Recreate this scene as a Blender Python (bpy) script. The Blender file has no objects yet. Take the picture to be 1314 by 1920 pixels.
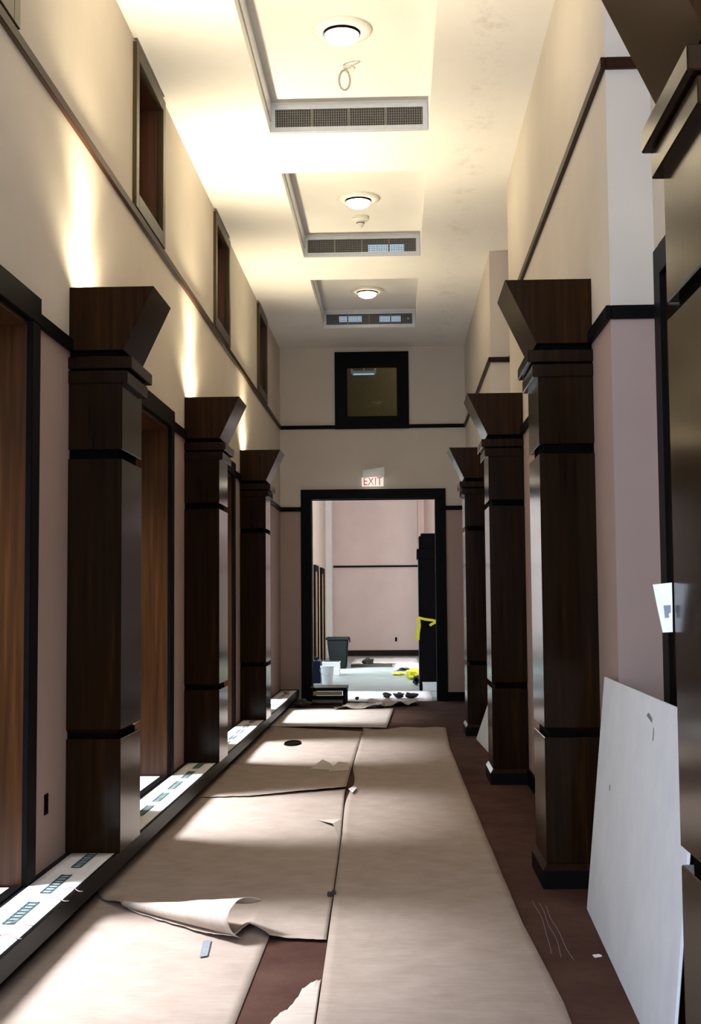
import bpy, bmesh, math, random
from mathutils import Vector, Matrix, noise as mnoise
random.seed(7)
S = bpy.context.scene
COL = S.collection

# ------------------------------------------------------------------ camera
F, PITCH, YAW, ROLL = 2374.34, 0.0704, 0.0366, -0.0077
cp, sp, cy_, sy_ = math.cos(PITCH), math.sin(PITCH), math.cos(YAW), math.sin(YAW)
fw = Vector((-sy_*cp, cy_*cp, sp)); r0 = Vector((cy_, sy_, 0)); u0 = r0.cross(fw)
r1 = r0*math.cos(ROLL) + u0*math.sin(ROLL); u1 = -r0*math.sin(ROLL) + u0*math.cos(ROLL)
cam = bpy.data.cameras.new('camera'); cam_o = bpy.data.objects.new('camera', cam); COL.objects.link(cam_o)
cam_o.matrix_world = Matrix(((r1.x, u1.x, -fw.x, 0), (r1.y, u1.y, -fw.y, 0), (r1.z, u1.z, -fw.z, 1.6), (0, 0, 0, 1)))
cam.sensor_fit = 'VERTICAL'; cam.sensor_height = 36; cam.lens = F/1920*36; cam.clip_start = 0.05; cam.clip_end = 200
S.camera = cam_o

# ------------------------------------------------------------------ world, exposure, daylight
S.view_settings.view_transform = 'Standard'; S.view_settings.look = 'None'
S.view_settings.exposure = 0.0; S.view_settings.gamma = 1.0; S.view_settings.use_curve_mapping = False
S.cycles.use_denoising = True
S.cycles.max_bounces = 10; S.cycles.diffuse_bounces = 6; S.cycles.glossy_bounces = 4
S.cycles.sample_clamp_indirect = 6.0; S.cycles.caustics_reflective = False; S.cycles.caustics_refractive = False
W = bpy.data.worlds.new('world'); S.world = W; W.use_nodes = True
bg = W.node_tree.nodes['Background']; bg.inputs['Color'].default_value = (0.72, 0.82, 1.0, 1); bg.inputs['Strength'].default_value = 2.5

OPEN_Y = [1.50, 5.53, 9.53, 13.55, 17.58]          # centres of the openings on the left
def area(name, loc, target, sx, sy, power, color, spread=180):
    l = bpy.data.lights.new(name, 'AREA'); l.shape = 'RECTANGLE'; l.size = sx; l.size_y = sy
    l.energy = power; l.color = color; l.spread = math.radians(spread)
    o = bpy.data.objects.new(name, l); COL.objects.link(o); o.location = loc
    o.rotation_euler = (Vector(target) - Vector(loc)).to_track_quat('-Z', 'Y').to_euler()
    return o
DAY = (0.80, 0.88, 1.0)
sun = bpy.data.lights.new('daylight_sun', 'SUN'); sun.energy = 32.0; sun.angle = math.radians(30); sun.color = (0.90, 0.95, 1.0)
sun_o = bpy.data.objects.new('daylight_sun', sun); COL.objects.link(sun_o)      # hazy sun through the added roof openings left of the corridor
SUN_EL = math.radians(59)
sun_o.rotation_euler = Vector((math.cos(SUN_EL), 0.03, -math.sin(SUN_EL))).to_track_quat('-Z', 'Y').to_euler()
area('daylight_back_window', (-0.3, -2.9, 3.3), (-0.2, 10, 4.2), 2.6, 3.6, 170, (0.66, 0.79, 1.0))
area('daylight_side_fill', (-2.35, -1.35, 2.9), (1.1, 1.2, 3.3), 2.2, 4.6, 620, (0.70, 0.82, 1.0))  # added fill light behind the camera, shining in through the wall gap
area('daylight_far_window', (-2.6, 26.0, 3.6), (1.0, 29.0, 3.6), 6.5, 3.0, 420, (0.93, 0.95, 1.0))
area('end_wall_fill', (-2.75, 28.6, 3.3), (0.0, 37.2, 3.2), 1.0, 5.0, 1000, (0.95, 0.96, 1.0))  # added lamp out of view, brightens the pink end wall

# ------------------------------------------------------------------ materials
def new_mat(name):
    m = bpy.data.materials.new(name); m.use_nodes = True
    nt = m.node_tree; b = nt.nodes['Principled BSDF']
    return m, nt, b
def ramp(nt, src, stops):
    r = nt.nodes.new('ShaderNodeValToRGB')
    while len(r.color_ramp.elements) < len(stops): r.color_ramp.elements.new(0.5)
    for e, (p, c) in zip(r.color_ramp.elements, stops): e.position = p; e.color = (*c, 1)
    nt.links.new(src, r.inputs['Fac']); return r.outputs['Color']
def coords(nt, scale=(1, 1, 1), kind='Object'):
    t = nt.nodes.new('ShaderNodeTexCoord'); mp = nt.nodes.new('ShaderNodeMapping')
    mp.inputs['Scale'].default_value = scale; nt.links.new(t.outputs[kind], mp.inputs['Vector']); return mp.outputs['Vector']
def noise(nt, vec, scale, detail=4, rough=0.55):
    n = nt.nodes.new('ShaderNodeTexNoise'); n.inputs['Scale'].default_value = scale
    n.inputs['Detail'].default_value = detail; n.inputs['Roughness'].default_value = rough
    nt.links.new(vec, n.inputs['Vector']); return n.outputs['Fac']
def bump(nt, b, h, strength, dist=0.01):
    n = nt.nodes.new('ShaderNodeBump'); n.inputs['Strength'].default_value = strength; n.inputs['Distance'].default_value = dist
    nt.links.new(h, n.inputs['Height']); nt.links.new(n.outputs['Normal'], b.inputs['Normal'])
def mixc(nt, fac, a, b_):
    m = nt.nodes.new('ShaderNodeMix'); m.data_type = 'RGBA'
    for k, v in ((0, fac), (6, a), (7, b_)):
        if isinstance(v, (int, float)): m.inputs[k].default_value = v
        elif isinstance(v, tuple): m.inputs[k].default_value = (*v, 1)
        else: nt.links.new(v, m.inputs[k])
    return m.outputs[2]
def plain(name, c, rough=0.5, metal=0.0, var=0.12, sc=30, spec=0.5, bmp=0.0):
    m, nt, b = new_mat(name); v = coords(nt)
    n = noise(nt, v, sc)
    lo = tuple(x*(1-var) for x in c); hi = tuple(min(1, x*(1+var)) for x in c)
    nt.links.new(ramp(nt, n, [(0.3, lo), (0.7, hi)]), b.inputs['Base Color'])
    b.inputs['Roughness'].default_value = rough; b.inputs['Metallic'].default_value = metal
    b.inputs['Specular IOR Level'].default_value = spec
    if bmp: bump(nt, b, n, bmp)
    return m
def wood(name, stops, rough=0.28, axis='z', coat=0.3, spec=0.5):
    m, nt, b = new_mat(name)
    s = {'z': (16, 16, 0.5), 'y': (16, 0.5, 16), 'x': (0.5, 16, 16)}[axis]
    n1 = noise(nt, coords(nt, s), 2.2, 8, 0.62); n2 = noise(nt, coords(nt, (1.2, 1.2, 0.35)), 1.6, 2)
    ad = nt.nodes.new('ShaderNodeMath'); ad.operation = 'MULTIPLY_ADD'; ad.inputs[1].default_value = 0.7
    nt.links.new(n1, ad.inputs[0]); sc = nt.nodes.new('ShaderNodeMath'); sc.operation = 'MULTIPLY'; sc.inputs[1].default_value = 0.3
    nt.links.new(n2, sc.inputs[0]); nt.links.new(sc.outputs[0], ad.inputs[2])
    nt.links.new(ramp(nt, ad.outputs[0], stops), b.inputs['Base Color'])
    b.inputs['Roughness'].default_value = rough; b.inputs['Coat Weight'].default_value = coat; b.inputs['Coat Roughness'].default_value = 0.12
    b.inputs['Specular IOR Level'].default_value = spec
    bump(nt, b, n1, 0.04, 0.004)
    return m
def emit(name, c, s):
    m, nt, b = new_mat(name); b.inputs['Base Color'].default_value = (*c, 1)
    b.inputs['Emission Color'].default_value = (*c, 1); b.inputs['Emission Strength'].default_value = s
    return m
def paint(name, c, var=0.05, stain=None):
    m, nt, b = new_mat(name); v = coords(nt)
    n = noise(nt, v, 140, 3); big = noise(nt, v, 1.3, 3)
    lo = tuple(x*(1-var) for x in c); hi = tuple(min(1, x*(1+var)) for x in c)
    base = ramp(nt, big, [(0.3, lo), (0.7, hi)])
    if stain:                                       # damp mottling in a strip along the right of the ceiling
        sx = nt.nodes.new('ShaderNodeSeparateXYZ'); nt.links.new(v, sx.inputs[0])
        d = nt.nodes.new('ShaderNodeMath'); d.operation = 'SUBTRACT'; d.inputs[1].default_value = 1.14; nt.links.new(sx.outputs['X'], d.inputs[0])
        a = nt.nodes.new('ShaderNodeMath'); a.operation = 'ABSOLUTE'; nt.links.new(d.outputs[0], a.inputs[0])
        k = nt.nodes.new('ShaderNodeMapRange'); k.inputs['From Min'].default_value = 0.05; k.inputs['From Max'].default_value = 0.22
        k.inputs['To Min'].default_value = 1; k.inputs['To Max'].default_value = 0; nt.links.new(a.outputs[0], k.inputs[0])
        blot = ramp(nt, noise(nt, v, 2.6, 10, 0.82), [(0.50, (0, 0, 0)), (0.72, (1, 1, 1))])
        mu = nt.nodes.new('ShaderNodeMath'); mu.operation = 'MULTIPLY'; nt.links.new(blot, mu.inputs[0]); nt.links.new(k.outputs[0], mu.inputs[1])
        m2 = nt.nodes.new('ShaderNodeMath'); m2.operation = 'MULTIPLY'; m2.inputs[1].default_value = 0.5; nt.links.new(mu.outputs[0], m2.inputs[0])
        base = mixc(nt, m2.outputs[0], base, stain)
    nt.links.new(base, b.inputs['Base Color']); b.inputs['Roughness'].default_value = 0.75; b.inputs['Specular IOR Level'].default_value = 0.25
    bump(nt, b, n, 0.12, 0.002)
    return m
def paper(name, c, c2, streak=(3, 40, 3), rough=0.85):
    m, nt, b = new_mat(name)
    a = noise(nt, coords(nt, streak), 2.0, 5, 0.6); g = noise(nt, coords(nt), 5, 4, 0.6)
    mm = nt.nodes.new('ShaderNodeMath'); mm.operation = 'ADD'; nt.links.new(a, mm.inputs[0]); nt.links.new(g, mm.inputs[1])
    hf = nt.nodes.new('ShaderNodeMath'); hf.operation = 'MULTIPLY'; hf.inputs[1].default_value = 0.5; nt.links.new(mm.outputs[0], hf.inputs[0])
    nt.links.new(ramp(nt, hf.outputs[0], [(0.36, c), (0.62, c2)]), b.inputs['Base Color'])
    b.inputs['Roughness'].default_value = rough; b.inputs['Specular IOR Level'].default_value = 0.2
    bump(nt, b, g, 0.15, 0.006)
    return m
def carpet_mat():
    m, nt, b = new_mat('maroon_carpet'); v = coords(nt)
    n = noise(nt, v, 220, 3); g = noise(nt, v, 2.5, 5, 0.65)
    mx = mixc(nt, ramp(nt, g, [(0.35, (0, 0, 0)), (0.7, (1, 1, 1))]), (0.060, 0.026, 0.020), (0.105, 0.056, 0.042))
    mx = mixc(nt, ramp(nt, n, [(0.35, (0.0, 0.0, 0.0)), (0.75, (0.45, 0.45, 0.45))]), mx, (0.03, 0.012, 0.010))
    nt.links.new(mx, b.inputs['Base Color']); b.inputs['Roughness'].default_value = 0.95; b.inputs['Specular IOR Level'].default_value = 0.1
    bump(nt, b, n, 0.5, 0.006)
    return m

M_COL = wood('dark_stained_veneer', [(0.30, (0.0035, 0.0017, 0.0008)), (0.55, (0.0145, 0.0064, 0.0020)), (0.75, (0.040, 0.0175, 0.0050))], 0.16, 'z', 0.0, 0.12)
M_CAP = wood('dark_stained_veneer_capital', [(0.30, (0.007, 0.0032, 0.0014)), (0.55, (0.023, 0.0098, 0.0030)), (0.75, (0.052, 0.0225, 0.0062))], 0.2, 'z', 0.0, 0.05)
M_JAMB = wood('red_brown_veneer', [(0.30, (0.013, 0.0045, 0.0015)), (0.55, (0.048, 0.018, 0.005)), (0.75, (0.095, 0.037, 0.010))], 0.3, 'z', 0.0, 0.2)
M_REVEAL = wood('clerestory_reveal_wood', [(0.30, (0.05, 0.016, 0.006)), (0.6, (0.13, 0.045, 0.016)), (0.8, (0.20, 0.075, 0.026))], 0.4, 'z', 0.1)
M_BLACK = plain('black_stained_trim', (0.0035, 0.003, 0.0035), 0.45, var=0.3, sc=12, spec=0.05)
M_GROOVE = plain('black_recess', (0.002, 0.002, 0.002), 0.8, spec=0.02)
M_RAIL = wood('picture_rail_wood', [(0.3, (0.010, 0.0035, 0.0015)), (0.7, (0.035, 0.011, 0.004))], 0.4, 'y', 0.0, 0.1)
M_FRAME = wood('clerestory_frame_wood', [(0.3, (0.026, 0.018, 0.006)), (0.7, (0.07, 0.05, 0.018))], 0.35, 'z', 0.0, 0.2)
M_LOW = paint('pink_beige_paint', (0.385, 0.284, 0.252))
M_UP = paint('cream_paint', (0.60, 0.54, 0.465))
M_CEIL = paint('ceiling_paint', (0.78, 0.755, 0.72), 0.03, stain=(0.30, 0.28, 0.27))
M_ALU = plain('satin_aluminium', (0.56, 0.60, 0.66), 0.4, 0.25, 0.05)
M_GRILL = plain('grey_grille_bar', (0.18, 0.17, 0.16), 0.45, 0.3)
M_DARKBOX = plain('dark_plenum', (0.03, 0.03, 0.03), 0.8)
M_STONE = plain('black_granite', (0.006, 0.007, 0.007), 0.4, var=0.5, sc=60, spec=0.05)
M_TOE = plain('black_toe_recess', (0.006, 0.006, 0.006), 0.7)
M_KRAFT = paper('kraft_paper', (0.30, 0.232, 0.195), (0.385, 0.31, 0.265))
M_KRAFT2 = paper('kraft_paper_pale_side', (0.44, 0.37, 0.32), (0.54, 0.47, 0.42))
M_WPAPER = paper('white_floor_paper', (0.74, 0.73, 0.74), (0.84, 0.83, 0.84))
M_BOARD = paper('white_board_face', (0.72, 0.77, 0.84), (0.79, 0.84, 0.90), (1.5, 2, 2))
M_BEDGE = plain('board_brown_edge', (0.10, 0.06, 0.04), 0.8)
M_CARPET = carpet_mat()
M_FARFLOOR = plain('pale_grey_green_stone', (0.26, 0.33, 0.32), 0.4, var=0.15, sc=3)
M_TEAL = plain('teal_print', (0.035, 0.095, 0.105), 0.6)
M_PURPLE = plain('purple_scribble', (0.28, 0.17, 0.20), 0.7)
M_WHITE = plain('white_plastic', (0.78, 0.80, 0.80), 0.4, var=0.04)
M_WHITEENAMEL = plain('white_enamel_ring', (0.80, 0.78, 0.70), 0.35, var=0.03)
M_BIN = plain('dark_grey_plastic', (0.006, 0.008, 0.008), 0.7, spec=0.03)
M_BLUE = plain('dark_blue_plastic', (0.006, 0.009, 0.022), 0.5, spec=0.15)
M_YELLOW = plain('yellow_barrier_tape', (0.75, 0.72, 0.03), 0.4)
M_BROWNDEB = plain('dark_debris', (0.03, 0.025, 0.022), 0.8)
M_GREYTAPE = plain('grey_tape', (0.20, 0.23, 0.27), 0.5)
M_HOLE = plain('dark_floor_socket', (0.004, 0.003, 0.002), 0.9, spec=0.02)
M_OCHRE = wood('ochre_veneer', [(0.3, (0.35, 0.22, 0.05)), (0.7, (0.55, 0.38, 0.11))], 0.4)
M_SOFTWOOD = plain('pale_timber', (0.36, 0.27, 0.13), 0.6)
M_DARKGLASS = plain('dark_glass', (0.012, 0.010, 0.008), 0.08)
M_OLIVE = plain('olive_room_paint', (0.26, 0.21, 0.11), 0.8)
M_BULB = emit('lamp_diffuser', (1.0, 0.86, 0.62), 13.0)
M_TUBE = emit('fluorescent_tube', (0.50, 0.72, 1.0), 0.55)
M_EXITFACE = emit('exit_sign_face', (1.0, 0.97, 0.84), 0.72); M_EXITFACE.node_tree.nodes['Principled BSDF'].inputs['Base Color'].default_value = (.2, .2, .18, 1)
M_EXITRED = emit('exit_sign_red_letters', (0.70, 0.05, 0.015), 0.8); M_EXITRED.node_tree.nodes['Principled BSDF'].inputs['Base Color'].default_value = (.05, .005, .003, 1)
M_ENDWALL = paint('pink_hall_paint', (0.66, 0.55, 0.51))
M_GALLERY = paint('white_bay_paint', (0.75, 0.75, 0.75))
M_CABLE = plain('beige_cable', (0.42, 0.38, 0.31), 0.5)
def glass_mat():
    m, nt, b = new_mat('clear_glass'); b.inputs['Base Color'].default_value = (0.9, 0.95, 0.93, 1)
    b.inputs['Roughness'].default_value = 0.02; b.inputs['Transmission Weight'].default_value = 1.0; b.inputs['IOR'].default_value = 1.1
    return m
M_GLASS = glass_mat()

# ------------------------------------------------------------------ mesh helpers (all authored in world coordinates)
class MB:
    def __init__(s): s.v = []; s.f = []; s.m = []
    def add(s, vs, fs, mi=0):
        n = len(s.v); s.v += [tuple(v) for v in vs]; s.f += [tuple(i+n for i in f) for f in fs]; s.m += [mi]*len(fs); return s
    def box(s, a, b, mi=0):
        x0, x1 = sorted((a[0], b[0])); y0, y1 = sorted((a[1], b[1])); z0, z1 = sorted((a[2], b[2]))
        return s.add([(x0,y0,z0),(x1,y0,z0),(x1,y1,z0),(x0,y1,z0),(x0,y0,z1),(x1,y0,z1),(x1,y1,z1),(x0,y1,z1)],
                     [(0,3,2,1),(4,5,6,7),(0,1,5,4),(1,2,6,5),(2,3,7,6),(3,0,4,7)], mi)
    def hull8(s, bot, top, mi=0):                   # four bottom corners, four top corners, counter-clockwise from above
        return s.add(list(bot)+list(top), [(0,3,2,1),(4,5,6,7),(0,1,5,4),(1,2,6,5),(2,3,7,6),(3,0,4,7)], mi)
    def lathe(s, c, prof, seg=32, mi=0, axis='z', cap=True):
        vs = []; fs = []
        for r, h in prof:
            for k in range(seg):
                a = 2*math.pi*k/seg; vs.append((c[0]+r*math.cos(a), c[1]+r*math.sin(a), c[2]+h))
        for i in range(len(prof)-1):
            for k in range(seg):
                k2 = (k+1) % seg; fs.append((i*seg+k, i*seg+k2, (i+1)*seg+k2, (i+1)*seg+k))
        if cap: fs.append(tuple(range(seg))[::-1]); fs.append(tuple(range((len(prof)-1)*seg, len(prof)*seg)))
        return s.add(vs, fs, mi)
    def tube(s, pts, r, seg=8, mi=0):
        pts = [Vector(p) for p in pts]; vs = []; fs = []
        for i, p in enumerate(pts):
            t = (pts[min(i+1, len(pts)-1)] - pts[max(i-1, 0)]).normalized()
            n = t.orthogonal().normalized() if abs(t.z) > .9 else Vector((0, 0, 1)).cross(t).normalized(); bb = t.cross(n)
            for k in range(seg):
                a = 2*math.pi*k/seg; vs.append(p + n*r*math.cos(a) + bb*r*math.sin(a))
        for i in range(len(pts)-1):
            for k in range(seg):
                k2 = (k+1) % seg; fs.append((i*seg+k, i*seg+k2, (i+1)*seg+k2, (i+1)*seg+k))
        fs.append(tuple(range(seg))[::-1]); fs.append(tuple(range((len(pts)-1)*seg, len(pts)*seg)))
        return s.add(vs, fs, mi)
    def grid(s, fn, nu, nv, mi=0):
        vs = [fn(i/nu, j/nv) for j in range(nv+1) for i in range(nu+1)]; w = nu+1
        fs = [(j*w+i, j*w+i+1, (j+1)*w+i+1, (j+1)*w+i) for j in range(nv) for i in range(nu)]
        return s.add(vs, fs, mi)
    def build(s, name, mats, parent=None, origin=None, smooth=False, bevel=0, solid=0):
        me = bpy.data.meshes.new(name); mats = mats if isinstance(mats, (list, tuple)) else [mats]
        off = Vector((0, 0, 0))
        if parent is not None: off = WLOC[parent.name]
        else:
            if origin is None:
                xs, ys, zs = zip(*s.v); origin = ((min(xs)+max(xs))/2, (min(ys)+max(ys))/2, min(zs))
            off = Vector(origin)
        me.from_pydata([tuple(Vector(v)-off) for v in s.v], [], s.f)
        for m in mats: me.materials.append(m)
        if len(mats) > 1: me.polygons.foreach_set('material_index', s.m)
        if smooth: me.polygons.foreach_set('use_smooth', [True]*len(me.polygons))
        me.validate(); me.update()
        if not solid:
            bm = bmesh.new(); bm.from_mesh(me); bmesh.ops.recalc_face_normals(bm, faces=bm.faces); bm.to_mesh(me); bm.free()
        o = bpy.data.objects.new(name, me); COL.objects.link(o)
        if parent is not None: o.parent = parent
        else: o.location = off
        WLOC[o.name] = off
        if bevel:
            b = o.modifiers.new('bevel', 'BEVEL'); b.width = bevel; b.segments = 1; b.limit_method = 'ANGLE'
        if solid:
            b = o.modifiers.new('solidify', 'SOLIDIFY'); b.thickness = solid; b.offset = 0
        return o
WLOC = {}
def tag(o, label=None, cat=None, group=None, kind=None):
    if label: o['label'] = label
    if cat: o['category'] = cat
    if group: o['group'] = group
    if kind: o['kind'] = kind
    return o
def thing(name, label, cat, loc, group=None, kind=None):
    o = bpy.data.objects.new(name, None); COL.objects.link(o); o.location = loc; o.empty_display_size = 0.1
    WLOC[o.name] = Vector(loc); return tag(o, label, cat, group, kind)
def copy_tree(o, loc=None, parent=None):
    c = o.copy(); COL.objects.link(c); WLOC[c.name] = Vector(loc) if loc else WLOC[o.name]
    if parent: c.parent = parent
    if loc: c.location = loc
    for ch in list(o.children): copy_tree(ch, None, c)
    return c
def struct(o, label): return tag(o, label, None, None, 'structure')

# ------------------------------------------------------------------ key dimensions
XL, XR, XRB = -1.892, 1.128, 1.362
H1, H2, HC, D = 3.095, 4.431, 5.738, 20.46
Y0 = -2.6
KX, KH = -1.596, 0.192
LW = -2.47                                          # back face of the left wall
COLY = [7.2045 - 3.99, 7.2045, 7.2045 + 3.99, 7.2045 + 7.98]
CDEP = 0.56
CLEAR_Y = [1.50, 5.53, 9.51, 13.56, 17.67]

# ------------------------------------------------------------------ floor, ledge
struct(MB().box((KX-0.12, Y0, -0.1), (1.6, D, 0)).build('floor', M_CARPET), 'dark maroon carpet floor of the corridor')
ledge = struct(MB().box((-5.2, Y0, 0.085), (KX, D, KH)).build('trim_1', M_STONE, bevel=0.006), 'black granite ledge with nosing along the left wall')
MB().box((-5.2, Y0, -0.1), (KX-0.10, D, 0.085)).build('toe_recess', M_TOE, ledge)

# ------------------------------------------------------------------ left wall
def wall_pieces(mb, y0, y1, z0, z1, holes, x0, x1, mi):
    y = y0
    for a, b in holes:
        mb.box((x0, y, z0), (x1, a, z1), mi); y = b
    mb.box((x0, y, z0), (x1, y1, z1), mi)
RO = 0.85
mb = MB()
WY = -0.1                                           # left wall cut short behind the camera, gap added for the side fill
wall_pieces(mb, WY, D, KH, 3.075, [(c-RO, c+RO) for c in OPEN_Y], LW, XL, 0)
mb.box((LW, WY, 3.075), (XL, D, H1), 0)
mb.box((LW, WY, H1), (XL, D, 4.47), 1)
CW = 0.575
wall_pieces(mb, WY, D, 4.47, 5.70, [(c-CW, c+CW) for c in CLEAR_Y], LW, XL, 1)
mb.box((LW, Y0, 5.70), (XL, D, HC+.3), 1)
struct(mb.build('wall_left', [M_LOW, M_UP]), 'left corridor wall, pink beige below the rail and cream above')

# openings: casing, veneered linings, threshold
for i, c in enumerate(OPEN_Y):
    d = thing(f'door_{i+1}', None, None, (XL, c, KH), kind='structure')
    d['label'] = 'tall opening in left wall lined with red-brown veneer'
    t = 0.022; j0 = RO
    MB().box((LW, c+j0-t, KH), (XL+0.004, c+j0, 3.05)).build('jamb', M_JAMB, d)
    MB().box((LW, c-j0, KH), (XL+0.004, c-j0+t, 3.05)).build('jamb', M_JAMB, d)
    MB().box((LW, c-j0+t, 3.05-t), (XL+0.004, c+j0-t, 3.074)).build('head_lining', M_JAMB, d)
    for sgn in (-1, 1):
        MB().box((XL, c+sgn*(j0-t), KH), (XL+0.035, c+sgn*(j0+0.125), 3.055)).build('casing', M_BLACK, d, bevel=0.004)
    MB().box((XL, c-j0-0.125, 3.055), (XL+0.038, c+j0+0.125, 3.20)).build('head_casing', M_BLACK, d, bevel=0.004)
    MB().box((XL-0.03, c-j0+t, KH), (XL+0.012, c+j0-t, KH+0.012)).build('threshold', M_BLACK, d)
# clerestory windows
for i, c in enumerate(CLEAR_Y):
    w = thing(f'window_{i+1}', None, None, (XL, c, 4.47), kind='structure')
    w['label'] = 'small dark clerestory window above the upper rail of left wall'
    a, b, z0, z1, t = c-CW, c+CW, 4.472, 5.70, 0.10
    for nm, q in (('frame_side', ((XL-.02, a, z0), (XL+.03, a+t, z1))), ('frame_side', ((XL-.02, b-t, z0), (XL+.03, b, z1))),
                  ('frame_head', ((XL-.02, a+t, z1-t*1.1), (XL+.03, b-t, z1))), ('frame_sill', ((XL-.02, a+t, z0), (XL+.03, b-t, z0+t*1.2)))):
        MB().box(*q).build(nm, M_FRAME, w, bevel=0.004)
    for nm, q in (('reveal_side', ((XL-.40, a, z0), (XL-.02, a+t*.8, z1))), ('reveal_side', ((XL-.40, b-t*.8, z0), (XL-.02, b, z1))),
                  ('reveal_head', ((XL-.40, a+t*.8, z1-t), (XL-.02, b-t*.8, z1))), ('reveal_sill', ((XL-.40, a+t*.8, z0), (XL-.02, b-t*.8, z0+t)))):
        MB().box(*q).build(nm, M_REVEAL, w)
    MB().box((XL-.41, a, z0), (XL-.395, b, z1)).build('pane', M_DARKGLASS, w)

# unseen bays added behind the left wall: partitions and pierced roof shape the daylight
mb = MB()
mb.box((-5.2, Y0, KH), (-5.0, D, 4.6))
for k in range(len(OPEN_Y)+1):
    y = OPEN_Y[0] - 2.01 + 4.02*k
    mb.box((-5.0, y-.06, KH), (LW, y+.06, 4.6))
struct(mb.build('wall_added_bays', M_GALLERY), 'added unseen white walls that part the daylight of the left openings')
mb = MB(); mb.box((-5.2, Y0, 4.6), (-4.95, D, 4.75)); mb.box((-2.6, Y0, 4.6), (LW, D, 4.75)); y = Y0
for c in OPEN_Y: mb.box((-4.95, y, 4.6), (-2.6, c-.85, 4.75)); y = c+.85
mb.box((-4.95, y, 4.6), (-2.6, D, 4.75))
struct(mb.build('ceiling', M_GALLERY), 'added unseen white roof behind the left wall, pierced to let the sun in')

# ------------------------------------------------------------------ right wall
mb = MB()
mb.box((XRB, Y0, 0), (1.62, D, H1), 0); mb.box((XRB, Y0, H1), (1.62, D, HC+.3), 1)
for a, b in ((Y0, 4.40), (6.583, 12.39), (14.846, D)):
    mb.box((XR, a, 0), (XRB, b, H1), 0); mb.box((XR, a, H1), (XRB, b, HC), 1)
struct(mb.build('wall_right', [M_LOW, M_UP]), 'right corridor wall with two shallow door recesses between piers')
for i, (a, b) in enumerate(((4.52, 6.45), (12.62, 14.60))):
    d = thing(f'door_{i+6}', None, None, (XRB, (a+b)/2, 0), kind='structure'); d['label'] = 'dark door and black casing in a recess of right wall'
    MB().box((XRB-.035, a, 0), (XRB, a+.15, 3.38)).build('casing', M_BLACK, d, bevel=0.004)
    MB().box((XRB-.035, b-.15, 0), (XRB, b, 3.38)).build('casing', M_BLACK, d, bevel=0.004)
    MB().box((XRB-.037, a+.15, 3.23), (XRB, b-.15, 3.38)).build('head_casing', M_BLACK, d, bevel=0.004)
    m_ = (a+b)/2
    MB().box((XRB-.014, a+.15, 0), (XRB, m_-.003, 3.23)).build('door_leaf', M_COL, d)
    MB().box((XRB-.014, m_+.003, 0), (XRB, b-.15, 3.23)).build('door_leaf', M_COL, d)

# rails (picture rails)
def rail_left(name, z, h, label, mat, gaps=()):
    mb = MB(); y = WY
    for a, b in gaps: mb.box((XL, y, z-h/2), (XL+.028, a, z+h/2)); y = b
    mb.box((XL, y, z-h/2), (XL+.028, D, z+h/2)); return struct(mb.build(name, mat, bevel=0.003), label)
rail_left('trim_2', H1, 0.07, 'lower dark rail on left wall', M_BLACK, [(c-RO-.125, c+RO+.125) for c in OPEN_Y])
rail_left('trim_3', H2, 0.06, 'upper dark rail on left wall under the clerestory windows', M_RAIL)
def rail_right(name, z, h, label, mat):
    mb = MB(); t = .028
    for a, b in ((Y0, 4.40), (6.583, 12.39), (14.846, D)): mb.box((XR-t, a-t, z-h/2), (XR, b+t, z+h/2))
    for y, s in ((4.40, 1), (6.583, -1), (12.39, 1), (14.846, -1)): mb.box((XR, y, z-h/2), (XRB, y+s*t, z+h/2))
    for a, b in ((4.40, 6.583), (12.39, 14.846)):
        if z > 3.5: mb.box((XRB-t, a, z-h/2), (XRB, b, z+h/2))
    return struct(mb.build(name, mat, bevel=0.003), label)
rail_right('trim_4', H1, 0.07, 'lower dark rail around piers of right wall', M_BLACK)
rail_right('trim_5', H2, 0.06, 'upper dark rail around piers of right wall', M_RAIL)
mb = MB(); t = .02
for a, b in ((Y0, 4.40), (6.583, 12.39), (14.846, D)): mb.box((XR-t, a-t, 0), (XR, b+t, .14))
for y, s in ((4.40, 1), (6.583, -1), (12.39, 1), (14.846, -1)): mb.box((XR, y, 0), (XRB, y+s*t, .14))
struct(mb.build('baseboard_right', M_BLACK, bevel=0.004), 'black baseboard around the piers of right wall')

# ------------------------------------------------------------------ ceiling with coffers
CA, CB = -1.085, 0.314
COF = [(-0.2, 2.78), (3.9, 6.86), (7.96, 10.928), (11.967, 14.987), (16.056, 18.976)]
mb = MB(); zt = HC+.34
mb.box((LW, Y0, HC), (CA, D+.24, zt)); mb.box((CB, Y0, HC), (1.62, D+.24, zt))
y = Y0
for a, b in COF: mb.box((CA, y, HC), (CB, a, zt)); y = b
mb.box((CA, y, HC), (CB, D+.24, zt))
ceil = struct(mb.build('ceiling', M_CEIL), 'white plaster ceiling with deep rectangular coffers and damp stains')
for a, b in COF:
    c = MB().box((CA-.02, a-.02, 6.02), (CB+.02, b+.02, 6.06)).build('coffer_panel', M_CEIL, ceil)
    MB().box((CA, a+.02, 5.845), (CA+.012, b-.02, 6.02)).build('linear_slot_trim', M_ALU, ceil)

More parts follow.
